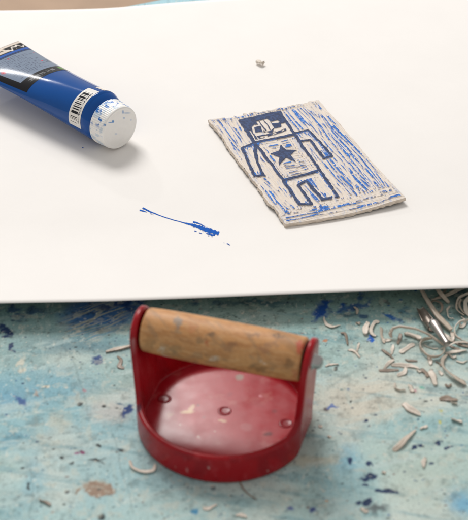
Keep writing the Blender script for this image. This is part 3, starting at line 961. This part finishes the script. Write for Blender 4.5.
# ------------------------------------------------------------------ paint tube
def build_tube():
    zs = ZB + .0007
    rc = .0166
    c0 = at(120.2, 127.7, zs + rc + .001)             # centre of the cap face
    ax = np.array([-.71, .705, 0])
    ax /= np.linalg.norm(ax)
    sd = np.array([-ax[1], ax[0], 0])                 # left of axis when looking along it (towards the lower left of the photo)
    sd = -sd if sd[1] > 0 else sd
    r0 = root('paint_tube', (c0[0] + ax[0] * .06, c0[1] + ax[1] * .06, zs))
    tag(r0, 'blue plastic paint tube with a white screw cap, lying on its side on the paper', 'paint tube')
    base = np.array([c0[0], c0[1], 0])
    rb = .0185
    LB, LE = .0208, .1545                               # body from the shoulder to the crimp

    def sect(s):
        """half width, half height, centre height at distance s from the cap face"""
        if s < LB:
            t = np.clip((s - .0145) / (LB - .0145), 0, 1)
            r = .0158 + (rb - .0158) * math.sin(t * math.pi / 2) ** .8
            return r, r, zs + .0006 + rc + (rb - rc) * t
        t = (s - LB) / (LE - LB)
        b = rb * (1 - t) + .0007
        a = rb * (1 + .57 * t)
        return a, b, zs + .0006 + rb + .0012 * t

    def pt(s, th, off=0.0):
        a, b, z = sect(s)
        if s > LB:
            k = min(1, (s - LB) / .02) * min(1, max(0, (LE - s)) / .01)
            off = off + k * (.00035 * (float(vnoise(np.array(s * 42 + .3), np.array(th * 1.7 + 40), 301)) - .5))
        return base + ax * s + sd * (math.cos(th) * (a + off)) + np.array([0, 0, z + math.sin(th) * (b + off)])
    NA = 120
    ss = np.concatenate([[.0146, .0150], np.linspace(.0155, LB, 8), np.linspace(LB + .002, LE, 60)])
    V = [pt(s, 2 * math.pi * j / NA) for s in ss for j in range(NA)]
    V += [base + ax * LE + np.array([0, 0, sect(LE)[2]])]
    S = np.append(np.repeat(ss, NA), LE)
    C = np.zeros((len(V), 3)) + lin(0, 72, 144)
    C = mix(C, lin(0, 72, 146), sstep(.028, .018, S))
    C = mix(C, lin(226, 214, 202), sstep(.152, .1523, S))
    fcs = grid_faces(len(ss), NA, wrap_m=True)
    last = (len(ss) - 1) * NA
    fcs += [(len(V) - 1, last + j, last + (j + 1) % NA) for j in range(NA)]
    link('body', V, fcs, M['tube'], r0, colors=C)

    # printed label
    def film(name, s0, s1, t0, t1, n, m, fn, off):
        V = []
        SS, TT = np.meshgrid(np.linspace(0, 1, n), np.linspace(0, 1, m), indexing='ij')
        for i in range(n):
            for j in range(m):
                V.append(pt(s0 + (s1 - s0) * i / (n - 1), t0 + (t1 - t0) * j / (m - 1), off))
        return link(name, V, grid_faces(n, m), M['label'], r0, colors=fn(SS, TT))

    # s: 0 = crimp end ... 1 = towards the cap; t: 0 = photo left side ... 1 = far side
    def lab(S, T):
        C = np.zeros(S.shape + (3,)) + lin(16, 16, 20)
        # logo band with brush strokes
        band = S < .135
        cr = lin(214, 200, 186)
        nz = fbm(S * 9, T * 14, 3, 3)
        m1 = band & (T + .18 * (nz - .5) < .60 + .9 * (S - .06))
        C[m1] = cr
        br = (np.abs(S - .085 - .035 * np.sin(T * 23) - .02 * np.sin(T * 61)) < .010 + .012 * vnoise(T * 30, T * 0, 4)) & (T > .58) & (T < .93)
        C[br] = lin(220, 212, 204)
        bk_ = (np.abs(S - .095 - .03 * np.sin(T * 19 + 1)) < .012) & (T < .56) & (T > .1)
        C[bk_ & band] = lin(30, 26, 28)
        C[(S < .02)] = lin(222, 208, 194)
        # blue stripe between black rules
        C[(S > .160) & (S < .205)] = lin(20, 84, 170)
        C[(S > .222) & (S < .235)] = lin(20, 72, 140)
        # text panel
        pan = (S > .245) & (S < .845) & (T > .13) & (T < 1.01)
        C[pan] = lin(120, 134, 154)
        rows = np.floor((S - .27) / .036)
        fr_ = (S - .27) / .036 - rows
        ltr = vnoise(T * 170, rows * 13.7 + .5, 8) > .46
        wordgap = vnoise(T * 30, rows * 7.3 + .5, 9) > .26
        end_ = .82 - .3 * vnoise(rows * 3.1, rows * 0 + .5, 2)
        txt = pan & (fr_ > .30) & (fr_ < .62) & ltr & wordgap & (T > .20) & (T < end_) & (S > .27) & (S < .80)
        C[txt] = lin(72, 80, 102)
        for (a, b, q) in ((.30, .46, .012), (.34, .84, .010), (.62, .70, .012), (.52, .20, .03)):
            C[(np.hypot((S - a) * 1.1, T - b) < q * (1 + .5 * np.sin(S * 300)))] = lin(206, 46, 60)
        # volume mark: larger characters near the far side
        gl = {'1': "010110010010111", '2': "111001111100111", '0': "111101101101111", 'm': "000111111101101", 'l': "010010010010011"}
        for k, ch in enumerate("120ml"):
            for q, bit in enumerate(gl[ch]):
                if bit == '1':
                    rr, cc_ = divmod(q, 3)
                    t_ = .72 + k * .042 + cc_ * .0115
                    s_ = .60 + rr * .016
                    C[(S >= s_) & (S < s_ + .016) & (T >= t_) & (T < t_ + .0115)] = lin(80, 96, 116)
        # black foot band with a faint line of small print
        ft = (S > .895) & (S < .945) & (T > .22) & (T < .62) & (vnoise(T * 110, S * 0, 17) > .5)
        C[ft] = lin(120, 122, 124)
        gr = np.hypot((S - .92) * 1.2, (T - .74) * 1.6)
        C = mix(C, lin(92, 150, 60), sstep(.085, .03, gr))
        return C
    film('printed_label', .152, .0805, .36, 3.02, 250, 330, lab, .00012)

    def bar(S, T):
        C = np.zeros(S.shape + (3,)) + lin(232, 228, 222)
        b = (vnoise(T * 64, T * 0 + .5, 21) > .48) & (T > .10) & (T < .90) & (S > .14) & (S < .70)
        C[b] = lin(22, 24, 34)
        dg = (S > .76) & (S < .88) & (vnoise(T * 70, np.floor(S * 18), 23) > .52) & (T > .12) & (T < .88)
        C[dg] = lin(70, 72, 84)
        return C
    film('barcode_label', .0346, .0226, -.25, 1.62, 60, 300, bar, .00014)
    film('blank_label', .0325, .0226, 1.85, 2.7, 20, 60, lambda S, T: np.zeros(S.shape + (3,)) + lin(232, 224, 216), .00014)

    # cap: ribbed side, flat face
    NA = 288
    prof = [(.0144 * k / 40, .0003) for k in range(41)] + [(.0150, .0001), (.0154, 0), (.0161, .0001), (.0165, .0007), (.0166, .0014)]
    prof += [(.0167 + .00002 * k, .0018 + .0120 * k / 40) for k in range(41)] + [(.0171, .0142), (.0166, .0148), (.0130, .0149)]
    V, SS = [], []
    zc = zs + rc + .0006
    for k, (r, s) in enumerate(prof):
        for j in range(NA):
            th = 2 * math.pi * j / NA
            rr = max(r, 1e-5)
            if .0019 < s < .0132 and r > .0160:
                rr += .00011 * (1 if (j // 2) % 2 else -1)
            V.append(base + ax * s + sd * rr * math.cos(th) + np.array([0, 0, zc + rr * math.sin(th)]))
            SS.append(s)
    V = np.array(V)
    SS = np.array(SS)
    px, py = topx(V)
    C = np.zeros((len(V), 3)) + lin(240, 238, 234)
    TH = np.tile(np.arange(NA) / NA * 2 * math.pi, len(prof))
    sm = fbm(TH * 6, SS * 420, 12, 4)
    side = (SS > .0012)
    back = sstep(.004, .0125, SS)
    C = mix(C, lin(34, 112, 190), side * sstep(.62 - .12 * back, .66 - .12 * back, sm) * sstep(.2, .5, TH) * sstep(3.0, 2.6, TH))
    C = mix(C, lin(140, 176, 206), side * sstep(.5, .62, fbm(TH * 4, SS * 160, 15, 3)) * .45)
    for (x, y, rx, ry, a) in ((105, 125.2, 1.2, 1.2, .9), (113, 121.6, 1.2, 1.6, .95), (110.5, 122.6, 2.4, .6, .8), (123, 112, 1, 2, .6), (127, 113, 4, .7, .5),
                              (124, 118, 1.2, 1, .5), (137, 129, .6, 2.4, .6), (116, 134, 1.4, 1, .3), (131, 120, 1, 1, .3)):
        q = np.hypot((px - x) / rx, (py - y) / ry)
        C = mix(C, lin(50, 130, 196), sstep(1.3, .5, q) * a * (SS < .002))
    cap = link('cap', V, grid_faces(len(prof), NA, wrap_m=True, flip=True), M['cap'], r0, colors=C)


build_tube()


# ------------------------------------------------------------------ lino shavings and small pieces
PALE, TAN, GREY = lin(220, 208, 194), lin(198, 184, 168), lin(146, 130, 116)
shave_mats = {}
for nme, colr in (('pale', PALE), ('tan', TAN), ('grey', GREY)):
    shave_mats[nme] = material('lino_' + nme, tuple(colr), .45, .16, 450, .00006, 700, spec=.5)


def shaving(label, pts, w, shade='pale', roll=0.0, arch=0.0, z0=None, name='lino_shaving', cat='lino shaving', group='lino shavings on the table', ground=0.0, thick=None, wave=0.0):
    """curled ribbon of lino: pts in photo positions on the table, w = widths in mm along it"""
    n = max(18, int(9 * len(pts)))
    q = catmull([np.array(p, float) for p in pts], n)
    ws = np.interp(np.linspace(0, 1, n), np.linspace(0, 1, len(w)), w) * .00094
    R = np.random.default_rng(int(abs(pts[0][0] * 31 + pts[0][1] * 17)))
    thk = (thick or R.uniform(.3, .55)) * .001
    q[1:-1] += np.stack([np.convolve(R.normal(0, .5, n + 4), np.ones(7) / 7, 'valid') for _ in (0, 1)], 1)
    roll = roll + R.normal(0, .18)
    hz = max(ws) * .5 * abs(math.sin(roll)) + thk * .6
    P = []
    for k in range(n):
        t = k / (n - 1)
        z = ground + hz + arch * .001 * math.sin(t * math.pi) + wave * .001 * math.sin(t * 7)
        P.append(at(q[k][0], q[k][1], max(z, ground + thk * .6)))
    P = np.array(P)
    V, m = [], 10
    ph = R.uniform(0, 6)
    for k in range(n):
        t = P[min(k + 1, n - 1)] - P[max(k - 1, 0)]
        t /= np.linalg.norm(t) + 1e-9
        side = np.cross(t, (0, 0, 1.0))
        side /= np.linalg.norm(side) + 1e-9
        nz = np.cross(side, t)
        rl = roll + .35 * math.sin(k / n * 3.2 + ph)
        a = side * math.cos(rl) + nz * math.sin(rl)
        b = np.cross(t, a)
        b = b if b[2] > 0 else -b
        f = min(1, .5 + R.uniform(0, .2) + 5.0 * min(k, n - 1 - k) / (n - 1))
        hw = ws[k] * .5 * f * (1 + .12 * math.sin(k / n * 8 + ph) + .02 * R.normal())
        for j in range(m):
            # crescent section: upper side domed, lower side slightly hollow
            if j < 5:
                u = -1 + 2 * j / 4
                p = P[k] + a * hw * u + b * (thk * .5 - hw * .16 * (1 - u * u) + hw * .10)
            else:
                u = 1 - 2 * (j - 4.5) / 5
                p = P[k] + a * hw * u * .96 + b * (-thk * .5 - hw * .10 * (1 - u * u) + hw * .04)
            p[2] = max(p[2], ground + .0002)
            V.append(p)
    fcs = grid_faces(n, m, wrap_m=True)
    fcs.append(tuple(range(m - 1, -1, -1)))
    fcs.append(tuple((n - 1) * m + j for j in range(m)))
    o = link(name, V, fcs, shave_mats[shade], origin=(P[:, 0].mean(), P[:, 1].mean(), ground))
    tag(o, label, cat, group)
    return o


S = shaving
S('long thick beige lino strip poking out from under the paper beside the metal nib', [(416, 280), (420.5, 288.4), (427.3, 300.4), (437.6, 315.8), (451, 330)], [4, 4, 4.2, 4.4, 4], 'tan', .25, 2, thick=1.6)
S('straight lino strip end sticking out under the paper, crossed by a paler strip', [(431, 281), (436.7, 288.4), (442.7, 296), (448.7, 303)], [2.4, 2.6, 2.8, 3], 'tan', .2, 3, thick=1.3)
S('flat tapering lino strip slanting from the paper edge across another strip', [(466, 285), (462, 287.8), (451, 293.5), (440, 297.4), (431.6, 299.5)], [3.2, 3.4, 3.4, 2.6, 1.2], 'tan', .1, 1.5)
S('thin dark lino sliver just under the paper edge behind the crossed strips', [(447.8, 287.2), (444, 291.5), (439.3, 295.3)], [1.2, 1.6, 1], 'grey', .3)
S('outermost big lino loop at the right border under the paper', [(472, 292), (464, 294.6), (458, 299), (456.2, 307), (459, 312), (464, 315)], [2.2, 2.2, 2.2, 2.2, 2], 'tan', 1.1, 2)
S('narrow curl nested inside the big lino loop at the right border', [(461, 298.8), (459.5, 304), (462, 310.5), (467, 315)], [2, 2.2, 2], 'tan', .9, 1)
S('broad curved strip filling the middle of the big loop at the right border', [(469, 297), (465.4, 303), (466, 311), (471, 317)], [3, 3.2, 3], 'pale', .7, 1)
S('round open lino ring below the big loop at the right border', [(472, 319.6), (463, 320.4), (456.5, 325), (454.6, 331.5), (457, 336.8), (462, 340)], [1.8, 1.9, 2, 2, 1.6], 'pale', 1.0, 1.5)
S('small knotted lino curl inside the round open ring', [(461.5, 316.5), (465, 320), (464, 325.5), (460.6, 326.4), (459.8, 323)], [2.2, 2.2, 2, 1.6], 'pale', .7)
S('long arched lino strip passing in front of the metal nib', [(391.3, 337.5), (391, 332.5), (393.6, 328.6), (400, 327), (410, 327.8), (419, 330.4), (428, 334.4), (436, 339.4), (444, 345.4)], [2, 2.6, 2.8, 3, 3, 3, 2.8, 2.4, 1.8], 'tan', .35, 6, thick=1.1)
S('large round lino loop standing on edge at the lower end of the metal nib', [(432, 338.6), (424.5, 339.6), (420.4, 343.4), (421.2, 349), (425.6, 354), (433, 356.8), (440, 355.8), (444.3, 351.5), (444.4, 346.5)], [2.6, 3, 3.2, 3.2, 3, 3, 2.6, 2, 1.6], 'tan', 1.15, .5)
S('short dark tipped lino stub under the left end of the long arched strip', [(400.8, 333.7), (399.6, 339), (398, 344)], [2.6, 2.4, 2], 'grey', .2)
S('pale rolled lino stub lying inside the long arched strip', [(405, 333), (413, 335.6), (421, 339)], [3.2, 3.4, 3], 'pale', .15, thick=1.4)
S('pale chip tucked between the metal nib and the round open ring', [(443, 334), (447, 337.5), (452, 341.5)], [3, 3.4, 2.2], 'pale', .2, 1)
S('upright pale chip below the tip of the long thick strip', [(452, 332), (452.6, 336.5), (452.2, 341.5)], [2.4, 3, 2.4], 'pale', .1, 1)
S('dark grey lino sliver pointing at the right border under the round ring', [(449, 339), (457, 343.4), (467, 346.4), (474, 347.6)], [1.6, 2, 2, 1.6], 'grey', .3)
S('second grey sliver lying close below the dark one at the right border', [(446, 342.4), (452, 347), (461, 349.5)], [1.4, 1.8, 1.4], 'grey', .3)
S('flat pale strip running right from the large round loop', [(446, 353.4), (455, 351.8), (467, 350)], [2.6, 3, 2.6], 'pale', .15)
S('little pale chip beneath the flat strip right of the large loop', [(449, 354), (452.5, 357.5), (455, 355.8)], [2, 2.2, 1.8], 'pale', .2)
S('short straight pale strip left of the large round loop', [(414.5, 344.3), (407, 348.4), (400, 352.8)], [2.6, 3.2, 3.4], 'pale', .15)
S('slim pale sliver standing just left of the short straight strip', [(393.2, 344.6), (392.4, 349), (391, 354.6)], [1.2, 2.2, 1.6], 'pale', .2)
S('long pale strip tapering to a point below the short straight strip', [(391.4, 364.6), (402, 365.2), (412, 366), (419.5, 368.4)], [2.8, 3, 2.6, .9], 'pale', .1)
S('flat grey brown strip under the left end of the long pointed strip', [(379, 370.6), (388, 370.8), (399, 370)], [2.2, 2.4, 1.8], 'grey', .1)
S('curved pale shaving hanging below the middle of the long pointed strip', [(406.2, 367.5), (404, 372.4), (398, 376)], [2.2, 2.8, 3], 'pale', .2)
S('grey brown chip touching the fat pale chip below the pointed strip', [(420.6, 369), (424.6, 371.8), (428.6, 376.6)], [2.2, 3, 3], 'grey', .15)
S('fat pale chip below the large round loop, leaning on a grey one', [(429.6, 371.2), (433, 377), (435.2, 385)], [3.2, 4.6, 2.8], 'pale', .15, thick=1.3)
S('tiny pale crumb left of the grey brown chip', [(416.8, 369.6), (420.4, 372)], [2.2, 2.2], 'pale', .2)
S('long S curved shaving that widens into a fat brownish tongue', [(447.4, 354.4), (443, 359), (442.4, 364.4), (446.4, 370.6), (454, 376.6), (461, 381.4), (466.2, 384.6)], [1.6, 2.2, 2.4, 2.6, 5, 5.4, 2], 'tan', .2, 1.5)
S('tiny dark U shaped shaving left of the fat brownish tongue', [(445.2, 384.6), (448, 386.8), (451.2, 384)], [1.6, 1.8, 1.8], 'grey', .4)
S('pale hook shaped shaving beside two tiny pink and green spots', [(394.6, 382.8), (395.4, 387.4), (399, 389.8), (405.4, 389.8)], [1.4, 2, 2.2, 1.6], 'pale', .4)
S('stubby pale chip touching the tiny pink spot', [(409.4, 384.6), (411, 388), (412, 391.6)], [3, 3.6, 3], 'pale', .15)
S('broad grey brown chip below the tiny dark U shaving', [(439.4, 399), (448, 398.6), (457.4, 400.4)], [3, 4.6, 3.6], 'grey', .1)
S('pale crumb at the front edge of the broad grey brown chip', [(451.4, 402), (454, 403), (457, 403)], [2.4, 2.8, 2.2], 'pale', .15)
S('thin reddish brown splinter between the short strip and the pointed strip', [(405, 359.4), (411, 360.6), (417.4, 360.8)], [1.4, 1.6, .8], 'grey', .1)
S('short pale stub hanging below the large round loop', [(428.6, 357), (430, 360.5), (431, 364.6)], [2.4, 2.6, 2.2], 'pale', .2)
S('small pale crumb beside the thin part of the S curved shaving', [(438.8, 370.4), (440.4, 372.8), (442.2, 375)], [2, 2.4, 1.8], 'pale', .15)
S('pale crescent shaving by the large blue splash, nearest the wooden handle', [(324.2, 316.8), (324.8, 321.4), (328, 325.2), (333, 326.8), (340.6, 325)], [.9, 1.8, 2.6, 2.6, 1], 'pale', .3)
S('small pale curl above the fat chip, close under the paper edge', [(354.2, 307), (357, 309.6), (356.4, 313.6)], [2.4, 2.4, 1.8], 'tan', .5)
S('flat tan crumb midway between the crescent and the fat upright chip', [(356.4, 322.6), (359.6, 323.4)], [2.4, 2.2], 'tan', .1)
S('brown T shaped splinter below the pale crescent', [(340.6, 332.6), (345, 333.8), (346.4, 338.4), (347.6, 344.4)], [1, 1.8, 2.2, 1.4], 'grey', .2)
S('bent pale shaving below the brown T shaped splinter', [(348.2, 349.6), (355, 351.6), (359.8, 357.2)], [1.8, 2.4, 2.2], 'pale', .25)
S('thin pale sliver touching the bent shaving from above', [(359.2, 342.8), (358, 347), (356.4, 351)], [.9, 1.6, 1.4], 'pale', .2)
S('fat upright pale chip standing on a bright blue paint drop', [(368, 322.4), (366, 328), (365.2, 334.2)], [2.6, 4, 3.2], 'pale', .2, thick=1.2)
S('C shaped pale shaving right of the fat upright chip', [(379, 321.2), (374.4, 323), (371.4, 328), (371.2, 333), (375.6, 336.2)], [2, 2.4, 2.4, 2.2, 1.6], 'pale', .35, 1)
S('upright tan shaving right of the C shaped one', [(380.8, 327.2), (381.2, 333), (382.4, 338.4), (384.2, 343)], [2.6, 2.6, 2.2, 1.6], 'tan', .3)
S('short pale bar joined to the foot of the upright tan shaving', [(383.4, 340.4), (387.6, 340.4), (392, 339.2)], [2.4, 2.6, 2], 'pale', .15)
S('slanted grey brown strip left of the slim pale sliver', [(381.4, 349.4), (387.6, 353.6), (393.8, 359.2)], [1.8, 2.2, 2], 'grey', .2)
S('curved pale shaving meeting the lower end of the slanted grey strip', [(394, 359.8), (389.4, 362.4), (386, 365.6), (384, 368.6)], [2, 2.2, 2.2, 1.6], 'pale', .3)
S('thin pale thread of lino beside the steel bolt of the baren', [(325.5, 366), (331, 364.6), (338.4, 364)], [1.2, 1.4, .8], 'pale', .2)
S('pale strip alone between the pale hook and the paddle shaped chip', [(403, 403.2), (410, 408.6), (420.6, 414.8)], [3.6, 4, 3], 'pale', .15, 1)
S('paddle shaped tan chip, the lowest long one on the table', [(415.8, 429.6), (408, 437), (400, 445), (393.4, 450.6)], [1.8, 2.6, 3.8, 4], 'tan', .2, 1)
S('pale blocky chip near the right border, by a yellow paint spot', [(451, 418.4), (456, 420), (462, 421.8)], [3, 3.4, 3], 'pale', .15)
S('lone small pale chip in front of the paddle shaped one', [(425.6, 457.6), (423.6, 462), (423.2, 467)], [2.4, 2.8, 2], 'pale', .2)
S('two bump pale crumb beside the thin end of the paddle shaped chip', [(420, 428.8), (424, 427.2), (427.6, 426)], [1.6, 2.2, 1.4], 'pale', .3)
S('small round pale crumb above the navy paint blots', [(382.2, 472), (385.6, 472.6)], [2.6, 2.4], 'pale', .1)
S('pale crumb at the bottom of the picture under the navy blots', [(361.4, 508), (364.6, 510.8), (368, 511)], [2.4, 3.2, 2.2], 'pale', .1)
S('straight tan stick lying left of the baren handle', [(105.6, 351.6), (116, 349.2), (131, 346)], [1.4, 2.2, 2.4], 'tan', .2, thick=1.0)
S('small brown curled flake under the straight tan stick', [(117.4, 356), (121, 360.4), (119.4, 366), (124, 368.4)], [1.6, 2.6, 3, 1.6], 'grey', .3)
S('pale hooked shaving lying against the left foot of the baren', [(129.4, 460.4), (132, 466.6), (138, 470.6), (146, 471.8), (153, 470), (155.4, 464)], [2, 2.4, 2.6, 2.6, 2.2, 1.4], 'pale', .3)
S('pale crumb on the bare table just in front of the baren', [(203, 507.6), (208, 508.8), (217, 505)], [2, 2.6, 1.6], 'pale', .15)
S('second pale crumb in front of the baren, at the bottom border', [(236, 515.6), (241, 515), (247, 517)], [1.6, 2.4, 1.8], 'pale', .15)
S('pale flat crumb by the brown paint stain in the left front', [(131, 482), (137, 484.4)], [2, 2], 'pale', .1) if False else None
S('dark thread of fibre curling out from under the front of the baren', [(238.6, 478), (241, 485), (247, 492.6), (256, 499.8)], [.8, .8, .7, .5], 'grey', .2, thick=.5, name='fibre', cat='fibre', group=None)
S('grey brown sliver on the left front of the table below the brown stain', [(39, 499.8), (45, 501.6), (51, 504.6)], [1.8, 2.4, 1.6], 'grey', .15)
S('tiny pale speck of lino on the cream patch of the table', [(336, 425), (338.6, 427)], [1.6, 1.6], 'pale', .1) if False else None
S('pale crumb right of the baren, in front of the thin thread', [(319, 425.6), (322, 427.2)], [2, 2], 'pale', .1)
S('tan crumb right of the baren, nearest its front rim', [(327.6, 436), (331, 437.4)], [1.8, 1.8], 'tan', .1)

S('thin grey curl hooked over the long thick strip beside the metal nib', [(430, 303), (435, 300.6), (440.6, 303), (442, 309), (438.6, 313)], [1.4, 1.8, 1.8, 1.4], 'grey', .8, 2)
S('slim pale curl between the crossed strips and the big loop', [(450, 306), (447, 311), (449, 317.4), (454, 319)], [1.2, 1.8, 1.8, 1], 'pale', .7, 1)
S('fine thread like shaving crossing the dark slivers at the right border', [(441, 349), (450, 345), (459, 342), (470, 342.4)], [1, 1.3, 1.3, 1], 'pale', .3, 2)
S('short curled grey shaving right below the round open ring', [(458, 343.6), (463, 341), (468, 343.6)], [1.6, 2, 1.4], 'grey', .7)
S('thin pale sliver lying across the inside of the large round loop', [(424, 345), (431, 348), (438, 348.6)], [.9, 1.4, .8], 'pale', .2)
S('grey fleck between the large round loop and the S curved shaving', [(436, 361.4), (439, 363), (441, 366)], [1.2, 1.6, 1], 'grey', .3)
S('pale wisp below the flat strip at the right border, above the S shaped tongue', [(456, 361), (462, 362.4), (468, 360.4)], [1, 1.6, 1], 'pale', .3)

# crumb of lino on the paper
S('single tiny twisted beige crumb lying alone on the blank white paper', [(256.2, 63), (258.4, 61.6), (260.6, 63), (263.4, 62.6), (262.4, 64.8)], [2.2, 3.2, 3.4, 3.0, 1.8], 'pale', .3, .8, thick=1.1, name='lino_crumb', cat='crumb', group=None, ground=ZB + .0008)


# ------------------------------------------------------------------ metal cutter nib
def build_nib():
    a, b = at(420, 307.5, .003), at(447, 348.5, .003)
    d = b - a
    L = np.linalg.norm(d)
    d /= L
    sdv = np.cross(d, (0, 0, 1))
    r0 = root('cutter_nib', ((a + b) / 2 * [1, 1, 0]))
    r0['base'] = ((a + b) / 2 * [1, 1, 0]).tolist()
    tag(r0, 'shiny steel lino cutter nib lying among the shavings under the paper edge', 'cutter nib')
    # gouge: open channel that narrows into the shank
    n, m = 30, 18
    V = []
    for i in range(n):
        t = i / (n - 1)
        s = t * L * .52
        hw = .0026 + .0016 * math.sin(min(1, t * 1.05) * math.pi * .62)
        half = math.radians(75 + 90 * sstep(.55, 1, t))
        for j in range(m):
            q = -half + 2 * half * j / (m - 1)
            V.append(a + d * s + sdv * hw * math.sin(q) + np.array([0, 0, .0016 - hw * .75 * math.cos(q) * (1 - 2 * 0)]))
    for i in range(n):
        t = i / (n - 1)
        s = t * L * .52
        hw = (.0026 + .0016 * math.sin(min(1, t * 1.05) * math.pi * .62)) - .0006
        half = math.radians(75 + 90 * sstep(.55, 1, t))
        for j in range(m):
            q = -half + 2 * half * j / (m - 1)
            V.append(a + d * s + sdv * hw * math.sin(q) + np.array([0, 0, .0016 - hw * .75 * math.cos(q)]))
    V = np.array(V)
    V[:, 2] += .0016 - V[:, 2].min() - .0012
    f = grid_faces(n, m, flip=True) + [tuple(i + n * m for i in q) for q in grid_faces(n, m)]
    f += [(j, j + 1, n * m + j + 1, n * m + j) for j in range(m - 1)]
    for e_ in (0, m - 1):
        f += [(i * m + e_, (i + 1) * m + e_, n * m + (i + 1) * m + e_, n * m + i * m + e_) for i in range(n - 1)]
    link('gouge_blade', V, f, M['darksteel'], r0)
    V, n, m = [], 26, 24
    for i in range(n):
        t = i / (n - 1)
        s = L * (.44 + .56 * t)
        r = .0034 - .0015 * sstep(.1, .8, t)
        if t < .12:
            r *= .55 + .45 * t / .12
        for j in range(m):
            q = 2 * math.pi * j / m
            V.append(a + d * s + sdv * r * math.cos(q) + np.array([0, 0, .0030 - .003 + .0035 + r * math.sin(q) * .9]))
    f = grid_faces(n, m, wrap_m=True, flip=True) + [tuple(range(m)), tuple((n - 1) * m + j for j in range(m - 1, -1, -1))]
    link('shank', V, f, M['steel'], r0)


build_nib()

# ------------------------------------------------------------------ light
wd = bpy.data.worlds.new('World')
scene.world = wd
wd.use_nodes = True
bg = wd.node_tree.nodes['Background']
bg.inputs['Color'].default_value = (1.0, .975, .945, 1)
bg.inputs['Strength'].default_value = .50


def area(name, loc, target, size, energy, color=(1, 1, 1), sy=None):
    l = bpy.data.lights.new(name, 'AREA')
    l.energy = energy
    l.color = color
    l.size = size
    if sy:
        l.shape = 'RECTANGLE'
        l.size_y = sy
    o = bpy.data.objects.new(name, l)
    COL.objects.link(o)
    o.location = loc
    from mathutils import Vector
    o.rotation_euler = (Vector(target) - Vector(loc)).to_track_quat('-Z', 'Y').to_euler()
    return o


area('window_light', (-.66, 2.17, 2.5), (0, 0, 0), 1.35, 86, (1, .978, .952), 1.0)
area('tube_glint_light', (-1.17, 2.8, 1.33), (-.15, .1, 0), .12, 6.5, (1, .985, .97), .07)  # small unseen lamp added for the thin highlight along the tube

scene.view_settings.view_transform = 'Standard'
scene.view_settings.look = 'None'
scene.view_settings.exposure = 0
